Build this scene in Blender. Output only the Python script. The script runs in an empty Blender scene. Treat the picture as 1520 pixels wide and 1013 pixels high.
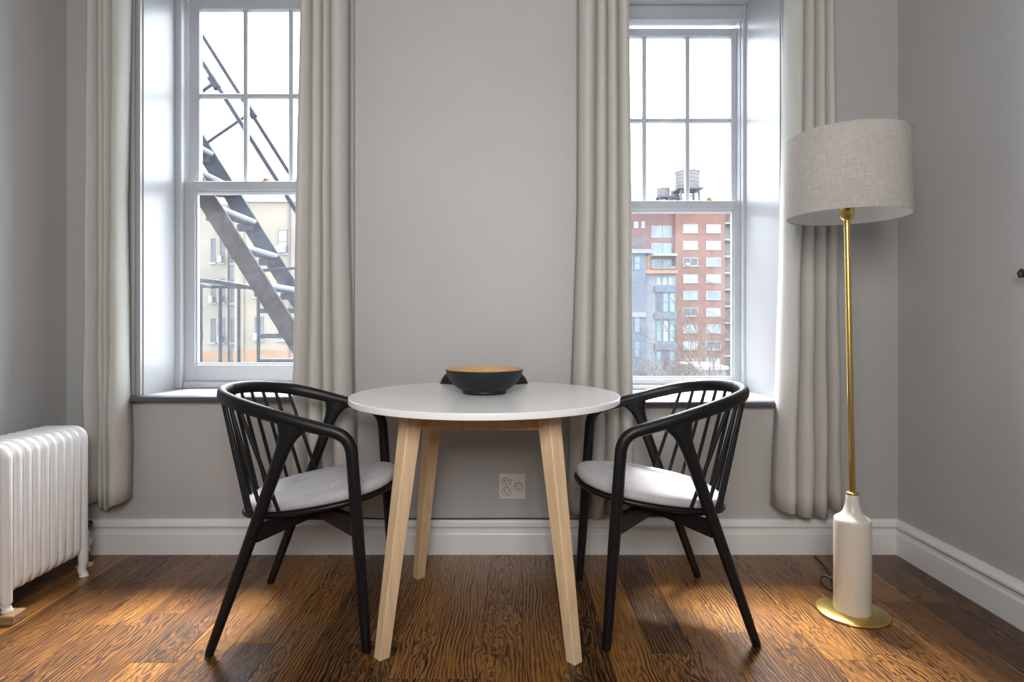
import bpy, math, random
from mathutils import Vector, Matrix
random.seed(7)
S = bpy.context.scene
COL = S.collection

# ------------------------------------------------------------------ camera / world / lights / exposure
CAM_H = 0.985
FPX = 905.0
cam_d = bpy.data.cameras.new('camera'); cam = bpy.data.objects.new('camera', cam_d); COL.objects.link(cam)
cam.location = (0, 0, CAM_H); cam.rotation_euler = (math.radians(90), 0, 0)
cam_d.sensor_fit = 'HORIZONTAL'; cam_d.sensor_width = 36.0; cam_d.lens = 36.0 * FPX / 1520.0
cam_d.shift_x = 0.0; cam_d.shift_y = -26.5 / 1520.0
cam_d.clip_start = 0.02; cam_d.clip_end = 600
S.camera = cam

W = bpy.data.worlds.new('overcast_sky'); S.world = W; W.use_nodes = True
bg = W.node_tree.nodes['Background']; bg.inputs[0].default_value = (0.84, 0.92, 1.0, 1); bg.inputs[1].default_value = 10.5

S.view_settings.view_transform = 'Standard'; S.view_settings.look = 'None'
S.view_settings.gamma = 1.0; S.view_settings.use_curve_mapping = False
S.view_settings.exposure = 0.0

def area(name, loc, rot, sx, sy, power, col=(1, 1, 1), spread=180):
    l = bpy.data.lights.new(name, 'AREA'); l.shape = 'RECTANGLE'; l.size = sx; l.size_y = sy
    l.energy = power; l.color = col; l.spread = math.radians(spread)
    o = bpy.data.objects.new(name, l); COL.objects.link(o); o.location = loc; o.rotation_euler = [math.radians(a) for a in rot]
    return o
# added soft fill light, unseen behind the camera, to brighten the room
area('fill_light', (-0.05, -0.45, 1.68), (87, 0, 0), 0.9, 0.8, 35, (1.0, 0.975, 0.945), 140)
# added soft sun lamp, high in front of the windows, to brighten the floor
sun_l = bpy.data.lights.new('floor_fill_sun', 'SUN'); sun_l.energy = 30.0; sun_l.angle = math.radians(20); sun_l.color = (1.0, .97, .93)
sun = bpy.data.objects.new('floor_fill_sun', sun_l); COL.objects.link(sun); sun.rotation_euler = (math.radians(-31), 0, 0); sun.location = (0, 20, 20)
# daylight portals in the two window openings (they add no light, they guide the sky sampling)
for nm, cx, cz, sx_, sz_, y_ in (('window_portal', -1.1715, 1.645, .80, 1.90, 2.86), ('window_portal', .7755, 1.60, .74, 1.86, 2.99)):
    po = area(nm, (cx, y_, cz), (-90, 0, 0), sx_, sz_, 1); po.data.cycles.is_portal = True

# ------------------------------------------------------------------ mesh helpers
def mesh_from(name, verts, faces, mat=None, smooth=False):
    me = bpy.data.meshes.new(name); me.from_pydata([tuple(v) for v in verts], [], faces); me.update()
    if mat: me.materials.append(mat)
    if smooth:
        for p in me.polygons: p.use_smooth = True
    return me

def catmull(pts, n=6):
    out = []
    P = [Vector(p) for p in pts]
    for i in range(len(P) - 1):
        p0 = P[max(i - 1, 0)]; p1 = P[i]; p2 = P[i + 1]; p3 = P[min(i + 2, len(P) - 1)]
        for k in range(n):
            t = k / n
            out.append(0.5 * ((2 * p1) + (-p0 + p2) * t + (2 * p0 - 5 * p1 + 4 * p2 - p3) * t * t + (-p0 + 3 * p1 - 3 * p2 + p3) * t ** 3))
    out.append(P[-1]); return out

class MB:
    def __init__(s): s.v = []; s.f = []; s.sm = []
    def add(s, verts, faces, smooth=False):
        b = len(s.v); s.v += [Vector(v) for v in verts]
        for f in faces: s.f.append([b + i for i in f]); s.sm.append(smooth)
        return s
    def box(s, x0, x1, y0, y1, z0, z1, bev=0.0):
        if x0 > x1: x0, x1 = x1, x0
        if y0 > y1: y0, y1 = y1, y0
        if z0 > z1: z0, z1 = z1, z0
        if bev <= 0:
            v = [(x, y, z) for z in (z0, z1) for y in (y0, y1) for x in (x0, x1)]
            return s.add(v, [(0, 2, 3, 1), (4, 5, 7, 6), (0, 1, 5, 4), (2, 6, 7, 3), (0, 4, 6, 2), (1, 3, 7, 5)])
        b = min(bev, (x1 - x0) * .45, (y1 - y0) * .45, (z1 - z0) * .45)
        v = []; idx = {}
        c = [(x0, x1), (y0, y1), (z0, z1)]
        for i in (0, 1):
            for j in (0, 1):
                for k in (0, 1):
                    p = [c[0][i], c[1][j], c[2][k]]; sg = [1 if q == 0 else -1 for q in (i, j, k)]
                    for a in range(3):
                        q = [p[t] + (0 if t == a else sg[t] * b) for t in range(3)]
                        idx[(i, j, k, a)] = len(v); v.append(q)
        f = []
        for a in range(3):
            o = [t for t in range(3) if t != a]
            for side in (0, 1):
                quad = []
                for (m, n) in ((0, 0), (1, 0), (1, 1), (0, 1)):
                    key = [0, 0, 0]; key[a] = side; key[o[0]] = m; key[o[1]] = n
                    quad.append(idx[(*key, a)])
                f.append(quad)
        for a in range(3):
            o = [t for t in range(3) if t != a]
            for m in (0, 1):
                for n in (0, 1):
                    k0 = [0, 0, 0]; k1 = [0, 0, 0]; k0[o[0]] = k1[o[0]] = m; k0[o[1]] = k1[o[1]] = n; k1[a] = 1
                    f.append([idx[(*k0, o[0])], idx[(*k1, o[0])], idx[(*k1, o[1])], idx[(*k0, o[1])]])
        for i in (0, 1):
            for j in (0, 1):
                for k in (0, 1): f.append([idx[(i, j, k, 0)], idx[(i, j, k, 1)], idx[(i, j, k, 2)]])
        return s.add(v, f)
    def sweep(s, path, secs, seg=12, closed=False, caps=True, up=(0, 0, 1), power=2.0, smooth=True):
        """path points; secs list of (half_u, half_v) or one pair; u = side (up x tangent), v = up-ish."""
        P = [Vector(p) for p in path]; n = len(P)
        if not isinstance(secs, list): secs = [secs] * n
        U = Vector(up); rings = []
        for i in range(n):
            if closed: t = P[(i + 1) % n] - P[(i - 1) % n]
            else: t = P[min(i + 1, n - 1)] - P[max(i - 1, 0)]
            t.normalize(); u = U.cross(t)
            if u.length < 1e-4: u = Vector((0, 1, 0)).cross(t)
            u.normalize(); w = t.cross(u); a, b = secs[i]; ring = []
            for k in range(seg):
                th = 2 * math.pi * k / seg; c, d = math.cos(th), math.sin(th)
                c = math.copysign(abs(c) ** (2 / power), c); d = math.copysign(abs(d) ** (2 / power), d)
                ring.append(P[i] + u * (a * c) + w * (b * d))
            rings.append(ring)
        v = [q for r in rings for q in r]; f = []
        m = n if closed else n - 1
        for i in range(m):
            j = (i + 1) % n
            for k in range(seg):
                l = (k + 1) % seg; f.append((i * seg + k, i * seg + l, j * seg + l, j * seg + k))
        s.add(v, f, smooth)
        if caps and not closed:
            s.add(rings[0], [list(range(seg))[::-1]]); s.add(rings[-1], [list(range(seg))])
        return s
    def tube(s, path, r, seg=8, up=(0, 0, 1), closed=False):
        secs = [(q, q) for q in r] if isinstance(r, (list, tuple)) else (r, r)
        return s.sweep(path, secs, seg, closed=closed, up=up)
    def lathe(s, prof, seg=48, cx=0, cy=0, sx=1, sy=1, smooth=True, caps=True):
        n = len(prof); v = []; f = []
        for r, z in prof:
            for k in range(seg):
                th = 2 * math.pi * k / seg; v.append((cx + sx * r * math.cos(th), cy + sy * r * math.sin(th), z))
        for i in range(n - 1):
            for k in range(seg):
                l = (k + 1) % seg; f.append((i * seg + k, i * seg + l, (i + 1) * seg + l, (i + 1) * seg + k))
        s.add(v, f, smooth)
        if caps and prof[0][0] > 1e-5: s.add(v[:seg], [list(range(seg))[::-1]])
        if caps and prof[-1][0] > 1e-5: s.add(v[-seg:], [list(range(seg))])
        return s
    def prism(s, poly, axis, a0, a1):
        """extrude a 2D polygon. axis 'x': poly=(y,z); 'y': poly=(x,z); 'z': poly=(x,y)"""
        def P(p, a): return {'x': (a, p[0], p[1]), 'y': (p[0], a, p[1]), 'z': (p[0], p[1], a)}[axis]
        n = len(poly); v = [P(p, a0) for p in poly] + [P(p, a1) for p in poly]
        f = [[i, (i + 1) % n, n + (i + 1) % n, n + i] for i in range(n)] + [list(range(n))[::-1], list(range(n, 2 * n))]
        return s.add(v, f)
    def hexa(s, p8):
        return s.add(p8, [(0, 3, 2, 1), (4, 5, 6, 7), (0, 1, 5, 4), (1, 2, 6, 5), (2, 3, 7, 6), (3, 0, 4, 7)])
    def bar(s, p0, p1, w, h, up=(0, 0, 1), w1=None, h1=None):
        p0 = Vector(p0); p1 = Vector(p1); t = (p1 - p0).normalized(); u = Vector(up).cross(t)
        if u.length < 1e-4: u = Vector((0, 1, 0)).cross(t)
        u.normalize(); q = t.cross(u); w1 = w if w1 is None else w1; h1 = h if h1 is None else h1
        v = [p + u * (a * ww / 2) + q * (b * hh / 2) for p, ww, hh in ((p0, w, h), (p1, w1, h1)) for a, b in ((-1, -1), (1, -1), (1, 1), (-1, 1))]
        return s.hexa(v)
    def mesh(s, name, mat):
        me = bpy.data.meshes.new(name); me.from_pydata([tuple(v) for v in s.v], [], s.f)
        me.polygons.foreach_set('use_smooth', s.sm); me.update()
        import bmesh
        bm = bmesh.new(); bm.from_mesh(me); bmesh.ops.recalc_face_normals(bm, faces=bm.faces); bm.to_mesh(me); bm.free()
        if mat: me.materials.append(mat)
        return me
    def build(s, name, mat, parent=None):
        o = bpy.data.objects.new(name, s.mesh(name, mat)); COL.objects.link(o)
        if parent: o.parent = parent
        return o

def tag(o, label=None, cat=None, group=None, kind=None):
    if label: o['label'] = label
    if cat: o['category'] = cat
    if group: o['group'] = group
    if kind: o['kind'] = kind
    return o
def empty(name, loc=(0, 0, 0), rz=0.0):
    o = bpy.data.objects.new(name, None); COL.objects.link(o); o.location = loc; o.rotation_euler = (0, 0, rz); o.empty_display_size = .1
    return o
def link_copy(src_mesh, name, parent, loc=(0, 0, 0), rot=(0, 0, 0), scale=(1, 1, 1)):
    o = bpy.data.objects.new(name, src_mesh); COL.objects.link(o); o.parent = parent
    o.location = loc; o.rotation_euler = rot; o.scale = scale
    return o

# ------------------------------------------------------------------ materials
def new_mat(name):
    m = bpy.data.materials.new(name); m.use_nodes = True; nt = m.node_tree
    return m, nt, nt.nodes['Principled BSDF'], nt.nodes['Material Output']
def N(nt, typ, **kw):
    n = nt.nodes.new(typ)
    for k, v in kw.items(): setattr(n, k, v)
    return n
def ramp(nt, stops):
    r = N(nt, 'ShaderNodeValToRGB'); e = r.color_ramp.elements
    e[0].position, e[0].color = stops[0][0], (*stops[0][1], 1)
    e[1].position, e[1].color = stops[-1][0], (*stops[-1][1], 1)
    for p, c in stops[1:-1]:
        q = e.new(p); q.color = (*c, 1)
    return r
def mat(name, col, rough=.5, metal=0.0, var=0.0, vscale=8.0, bump=0.0, bscale=60.0, spec=.5, stretch=None, coat=0.0):
    m, nt, p, out = new_mat(name)
    p.inputs['Base Color'].default_value = (*col, 1); p.inputs['Roughness'].default_value = rough
    p.inputs['Metallic'].default_value = metal; p.inputs['Specular IOR Level'].default_value = spec
    if coat: p.inputs['Coat Weight'].default_value = coat; p.inputs['Coat Roughness'].default_value = .1
    tc = N(nt, 'ShaderNodeTexCoord'); src = tc.outputs['Object']
    if stretch:
        mp = N(nt, 'ShaderNodeMapping'); mp.inputs['Scale'].default_value = stretch; nt.links.new(src, mp.inputs[0]); src = mp.outputs[0]
    if var:
        no = N(nt, 'ShaderNodeTexNoise'); no.inputs['Scale'].default_value = vscale; no.inputs['Detail'].default_value = 5
        nt.links.new(src, no.inputs['Vector'])
        lo = tuple(c * (1 - var) for c in col); hi = tuple(min(1, c * (1 + var)) for c in col)
        r = ramp(nt, [(.3, lo), (.7, hi)]); nt.links.new(no.outputs['Fac'], r.inputs[0]); nt.links.new(r.outputs[0], p.inputs['Base Color'])
    if bump:
        nb = N(nt, 'ShaderNodeTexNoise'); nb.inputs['Scale'].default_value = bscale; nb.inputs['Detail'].default_value = 3
        nt.links.new(src, nb.inputs['Vector'])
        b = N(nt, 'ShaderNodeBump'); b.inputs['Strength'].default_value = bump; b.inputs['Distance'].default_value = .004
        nt.links.new(nb.outputs['Fac'], b.inputs['Height']); nt.links.new(b.outputs[0], p.inputs['Normal'])
    return m

def oak_floor():
    m, nt, p, out = new_mat('stained_oak')
    L = nt.links.new
    tc = N(nt, 'ShaderNodeTexCoord'); oi = N(nt, 'ShaderNodeObjectInfo')
    def M(op, a, b=None, c=None):
        n = N(nt, 'ShaderNodeMath', operation=op)
        for i, v in enumerate((a, b, c)):
            if v is None: continue
            if isinstance(v, (int, float)): n.inputs[i].default_value = v
            else: L(v, n.inputs[i])
        return n.outputs[0]
    rnd = oi.outputs['Random']
    comb = N(nt, 'ShaderNodeCombineXYZ'); L(M('MULTIPLY', rnd, 31.0), comb.inputs[0]); L(M('MULTIPLY', rnd, 57.0), comb.inputs[1]); L(M('MULTIPLY', rnd, 13.0), comb.inputs[2])
    va = N(nt, 'ShaderNodeVectorMath', operation='ADD'); L(tc.outputs['Object'], va.inputs[0]); L(comb.outputs[0], va.inputs[1])
    sx = N(nt, 'ShaderNodeSeparateXYZ'); L(tc.outputs['Object'], sx.inputs[0])
    def noise(scale, mscale, det=3, dist=0.0):
        mp = N(nt, 'ShaderNodeMapping'); mp.inputs['Scale'].default_value = mscale; L(va.outputs[0], mp.inputs[0])
        n = N(nt, 'ShaderNodeTexNoise'); n.inputs['Scale'].default_value = scale; n.inputs['Detail'].default_value = det; n.inputs['Distortion'].default_value = dist
        L(mp.outputs[0], n.inputs['Vector']); return n.outputs['Fac']
    nA = noise(3.0, (2.0, .9, 1), 2); nB = noise(9.0, (3.5, .7, 1), 3); nC = noise(16, (3.0, .4, 1), 2)
    cx = M('MULTIPLY', M('SUBTRACT', M('FRACT', M('MULTIPLY', rnd, 17.3)), .5), .16)
    u = M('ADD', M('SUBTRACT', sx.outputs[0], cx), M('MULTIPLY', M('SUBTRACT', nA, .5), .05))
    slope = M('MULTIPLY', M('SUBTRACT', M('FRACT', M('MULTIPLY', rnd, 7.7)), .42), .22)
    v = M('ADD', M('MULTIPLY', sx.outputs[1], slope), M('MULTIPLY', M('SUBTRACT', nB, .45), .12))
    rr = M('SQRT', M('ADD', M('MULTIPLY', u, u), M('MULTIPLY', v, v)))
    ph = M('ADD', M('MULTIPLY', rr, 2 * math.pi * 88), M('MULTIPLY', nC, 2.2))
    ring = M('MULTIPLY_ADD', M('SINE', ph), .5, .5)
    ringp = M('POWER', ring, 1.6)
    fine = noise(60, (4.2, .16, 1), 5, .6); broad = noise(2.2, (3.0, .8, 1), 3)
    darkm = M('MULTIPLY', ringp, M('MULTIPLY_ADD', broad, 2.4, -.45))
    t = M('ADD', M('MULTIPLY', darkm, .54), M('MULTIPLY', M('SUBTRACT', fine, .34), 1.15))
    t = M('ADD', t, M('MULTIPLY', M('SUBTRACT', rnd, .5), .36))
    r = ramp(nt, [(.0, (.34, .155, .038)), (.28, (.175, .072, .017)), (.52, (.060, .0235, .0075)), (.78, (.012, .0055, .003))])
    L(t, r.inputs[0]); L(r.outputs[0], p.inputs['Base Color'])
    ro = M('MULTIPLY_ADD', t, .12, .27); L(ro, p.inputs['Roughness'])
    p.inputs['Specular IOR Level'].default_value = .5
    b = N(nt, 'ShaderNodeBump'); b.inputs['Strength'].default_value = .12; b.inputs['Distance'].default_value = .002
    L(M('SUBTRACT', 1.0, t), b.inputs['Height']); L(b.outputs[0], p.inputs['Normal'])
    return m

def fabric(name, col, var=.12, scale=700.0, rough=.85, transl=0.0, coarse=(1, 1, 1), amt=.25):
    """woven cloth: two crossed stretched noises"""
    m, nt, p, out = new_mat(name); L = nt.links.new
    tc = N(nt, 'ShaderNodeTexCoord')
    facs = []
    for sc in ((1, 1, .06), (.06, .06, 1)):
        mp = N(nt, 'ShaderNodeMapping'); mp.inputs['Scale'].default_value = [a * b for a, b in zip(sc, coarse)]; L(tc.outputs['Object'], mp.inputs[0])
        n = N(nt, 'ShaderNodeTexNoise'); n.inputs['Scale'].default_value = scale; n.inputs['Detail'].default_value = 3; L(mp.outputs[0], n.inputs['Vector']); facs.append(n.outputs['Fac'])
    big = N(nt, 'ShaderNodeTexNoise'); big.inputs['Scale'].default_value = 9; big.inputs['Detail'].default_value = 4; L(tc.outputs['Object'], big.inputs['Vector'])
    a = N(nt, 'ShaderNodeMath', operation='ADD'); L(facs[0], a.inputs[0]); L(facs[1], a.inputs[1])
    a2 = N(nt, 'ShaderNodeMath', operation='MULTIPLY_ADD'); L(big.outputs['Fac'], a2.inputs[0]); a2.inputs[1].default_value = amt; L(a.outputs[0], a2.inputs[2])
    r = ramp(nt, [(.75 + amt * .3, tuple(c * (1 - var) for c in col)), (1.25 + amt * .6 if 1.25 + amt * .6 < 1 else 1.0, tuple(min(1, c * (1 + var)) for c in col))])
    mr = N(nt, 'ShaderNodeMapRange'); mr.inputs[1].default_value = .72 + amt * .3; mr.inputs[2].default_value = 1.28 + amt * .7
    r.color_ramp.elements[0].position = 0; r.color_ramp.elements[1].position = 1
    L(a2.outputs[0], mr.inputs[0]); L(mr.outputs[0], r.inputs[0]); L(r.outputs[0], p.inputs['Base Color'])
    p.inputs['Roughness'].default_value = rough; p.inputs['Specular IOR Level'].default_value = .2
    b = N(nt, 'ShaderNodeBump'); b.inputs['Strength'].default_value = .25; b.inputs['Distance'].default_value = .001; L(a.outputs[0], b.inputs['Height']); L(b.outputs[0], p.inputs['Normal'])
    if transl:
        t = N(nt, 'ShaderNodeBsdfTranslucent'); L(r.outputs[0], t.inputs[0]); mx = N(nt, 'ShaderNodeMixShader'); mx.inputs[0].default_value = transl
        L(p.outputs[0], mx.inputs[1]); L(t.outputs[0], mx.inputs[2]); L(mx.outputs[0], out.inputs[0])
    return m

def glass_mat(name, haze, specks=True):
    m, nt, p, out = new_mat(name); L = nt.links.new; nt.nodes.remove(p)
    tr = N(nt, 'ShaderNodeBsdfTransparent'); gl = N(nt, 'ShaderNodeBsdfGlossy'); gl.inputs['Roughness'].default_value = .02
    lw = N(nt, 'ShaderNodeLayerWeight'); lw.inputs[0].default_value = .5
    fr = N(nt, 'ShaderNodeMapRange'); fr.inputs[1].default_value = .45; fr.inputs[2].default_value = 1.0; fr.inputs[3].default_value = .025; fr.inputs[4].default_value = .35; L(lw.outputs['Facing'], fr.inputs[0])
    m1 = N(nt, 'ShaderNodeMixShader'); L(fr.outputs[0], m1.inputs[0]); L(tr.outputs[0], m1.inputs[1]); L(gl.outputs[0], m1.inputs[2])
    tl = N(nt, 'ShaderNodeBsdfTranslucent'); tl.inputs[0].default_value = (.80, .86, .93, 1)
    m2 = N(nt, 'ShaderNodeMixShader'); m2.inputs[0].default_value = haze
    if specks:
        tc = N(nt, 'ShaderNodeTexCoord'); no = N(nt, 'ShaderNodeTexNoise'); no.inputs['Scale'].default_value = 45; no.inputs['Detail'].default_value = 4
        L(tc.outputs['Object'], no.inputs['Vector'])
        mr = N(nt, 'ShaderNodeMapRange'); mr.inputs[1].default_value = .3; mr.inputs[2].default_value = .72; mr.inputs[3].default_value = haze * .7; mr.inputs[4].default_value = haze * 1.35
        L(no.outputs['Fac'], mr.inputs[0])
        vo = N(nt, 'ShaderNodeTexVoronoi'); vo.inputs['Scale'].default_value = 55; L(tc.outputs['Object'], vo.inputs['Vector'])
        sp = N(nt, 'ShaderNodeMapRange'); sp.inputs[1].default_value = .10; sp.inputs[2].default_value = .16; sp.inputs[3].default_value = .012; sp.inputs[4].default_value = 0.0
        L(vo.outputs['Distance'], sp.inputs[0])
        ad = N(nt, 'ShaderNodeMath', operation='ADD'); L(mr.outputs[0], ad.inputs[0]); L(sp.outputs[0], ad.inputs[1]); L(ad.outputs[0], m2.inputs[0])
    L(m1.outputs[0], m2.inputs[1]); L(tl.outputs[0], m2.inputs[2]); L(m2.outputs[0], out.inputs[0])
    return m

M = {}
M['wall'] = mat('grey_wall_paint', (.47, .468, .465), .55, var=.025, vscale=2.5, bump=.06, bscale=90)
M['ceiling'] = mat('ceiling_paint', (.75, .75, .74), .8)
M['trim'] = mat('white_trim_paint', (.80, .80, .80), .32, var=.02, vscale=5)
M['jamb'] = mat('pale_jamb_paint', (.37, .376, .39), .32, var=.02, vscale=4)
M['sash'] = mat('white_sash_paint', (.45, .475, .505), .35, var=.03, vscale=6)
M['nosing'] = mat('dark_sill_paint', (.085, .09, .105), .22)
M['oak'] = oak_floor()
M['subfloor'] = mat('subfloor', (.03, .018, .010), .9)
M['linen'] = fabric('curtain_linen', (.62, .605, .575), .06, 900, .9, .14)
M['black'] = mat('black_stained_ash', (.0065, .0068, .0082), .42, bump=.12, bscale=120, stretch=(1, 1, .15), spec=.36)
M['cushion'] = fabric('grey_chenille', (.50, .485, .50), .22, 260, .95, 0, (1, 1, 4), .9)
M['tabletop'] = mat('white_lacquer', (.90, .90, .905), .24)
M['beech'] = mat('beech_wood', (.82, .595, .37), .45, var=.12, vscale=14, stretch=(4, 4, .35))
M['bowl'] = mat('matte_dark_glaze', (.013, .0145, .018), .48, spec=.35)
M['bowl_in'] = mat('bamboo_inside', (.60, .36, .17), .28, var=.12, vscale=30, stretch=(1, 1, 6))
M['dish'] = mat('black_dish', (.008, .008, .009), .55)
M['brass'] = mat('brushed_brass', (.70, .50, .17), .30, 1.0, bump=.05, bscale=200)
M['cream'] = mat('cream_ceramic', (.70, .665, .60), .30)
M['shade'] = fabric('shade_linen', (.53, .505, .475), .20, 520, .9, .12)
M['shade_in'] = mat('shade_lining', (.82, .82, .82), .7)
M['radiator'] = mat('radiator_enamel', (.83, .83, .83), .28, var=.02, vscale=10, bump=.08, bscale=40)
M['valve'] = mat('painted_valve', (.62, .62, .60), .5)
M['rubber'] = mat('black_plastic', (.012, .012, .012), .45)
M['block'] = mat('scrap_wood', (.33, .19, .09), .7, var=.3, vscale=20, stretch=(1, 6, 6))
M['outlet'] = mat('ivory_plastic', (.76, .71, .65), .4)
M['slot'] = mat('dark_slot', (.03, .022, .018), .6)
M['chrome'] = mat('dark_chrome', (.25, .25, .28), .25, 1.0)
M['glass_up'] = glass_mat('window_glass_upper', .004)
M['glass_lo'] = glass_mat('window_glass_dusty', .011)

# ------------------------------------------------------------------ room shell
YW = 2.61            # back wall plane
YO = 3.16            # outer face of the back wall
YO1 = 3.035          # outer face around the first window
XL, XR = -1.906, 1.652
YB = -3.4; ZC = 3.0
SILL1, SILL2 = .679, .657
HEAD1, HEAD2 = 2.612, 2.548
A0, A1 = -1.578, -.765      # window 1 opening
B0, B1 = .403, 1.148        # window 2 opening

fl = MB().box(XL - .2, XR + .2, YB - .2, YO, -.12, -.02).build('floor', M['subfloor']); tag(fl, kind='structure', label='brown stained oak plank floor of the room')
PW = .127; gap = .0003
k0 = int(math.floor((XL + .092) / PW)); k1 = int(math.ceil((XR + .092) / PW))
fixed = {0: 2.08, -8: 1.768, 9: 1.81, -2: 1.69}
rp = random.Random(3)
for k in range(k0, k1):
    xa = max(-.092 + k * PW, XL + .001); xb = min(-.092 + (k + 1) * PW, XR - .001)
    if xb - xa < .01: continue
    ends = [YW - .002]
    e = fixed.get(k, YW - rp.uniform(.15, 1.15)); ends.append(e)
    while e > YB + .3:
        e -= rp.uniform(.9, 1.7); ends.append(max(e, YB))
    if ends[-1] > YB: ends.append(YB)
    for a, b in zip(ends[:-1], ends[1:]):
        ya, yb = b + gap, a - gap
        if ya - yb > -.02: continue
        hw, hl = (xb - xa) / 2 - gap, (yb - ya) / 2
        o = MB().box(-hw, hw, -hl, hl, -.02, 0.0, .0006).build('plank', M['oak'], fl); o.location = ((xa + xb) / 2, (ya + yb) / 2, 0)

tag(MB().box(XL - .2, XR + .2, YB - .2, YO, ZC, ZC + .1).build('ceiling', M['ceiling']), kind='structure', label='white ceiling above the dining corner')
wb = MB()
wb.box(XL - .2, A0, YW, YO1, -.02, ZC); wb.box(A1, -.2, YW, YO1, -.02, ZC); wb.box(-.2, B0, YW, YO, -.02, ZC); wb.box(B1, XR + .2, YW, YO, -.02, ZC)
wb.box(A0, A1, YW, YO1, -.02, SILL1 - .03); wb.box(B0, B1, YW, YO, -.02, SILL2 - .03)
wb.box(A0, A1, YW, YO1, HEAD1, ZC); wb.box(B0, B1, YW, YO, HEAD2, ZC)
tag(wb.build('wall_back', M['wall']), kind='structure', label='warm grey painted wall with two deep window openings')
tag(MB().box(XL - .15, XL, YB, YW, -.02, ZC).build('wall_left', M['wall']), kind='structure', label='grey painted side wall behind the radiator')
tag(MB().box(XR, XR + .15, YB, YW, -.02, ZC).build('wall_right', M['wall']), kind='structure', label='grey painted side wall beside the floor lamp')
tag(MB().box(XL - .15, XR + .15, YB - .15, YB, -.02, ZC).build('wall_rear', M['wall']), kind='structure', label='grey wall behind the viewer')

# baseboards: moulded profile (offset from wall, height)
BP = [(0, 0), (.020, 0), (.020, .086), (.0185, .090), (.013, .093), (.0125, .112), (.016, .115), (.024, .117), (.026, .121), (.026, .128), (.022, .133), (.0165, .137), (.014, .142), (.010, .1475), (0, .1485)]
tag(MB().prism([(YW - a, z) for a, z in BP], 'x', XL, XR).build('baseboard_back', M['trim']), kind='structure', label='white moulded baseboard under the two windows')
tag(MB().prism([(XR - a, z) for a, z in BP], 'y', YB, YW).build('baseboard_right', M['trim']), kind='structure', label='white moulded baseboard running along the lamp side wall')
tag(MB().prism([(XL + a, z) for a, z in BP], 'y', YB, YW).build('baseboard_left', M['trim']), kind='structure', label='white moulded baseboard behind the radiator')

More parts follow.
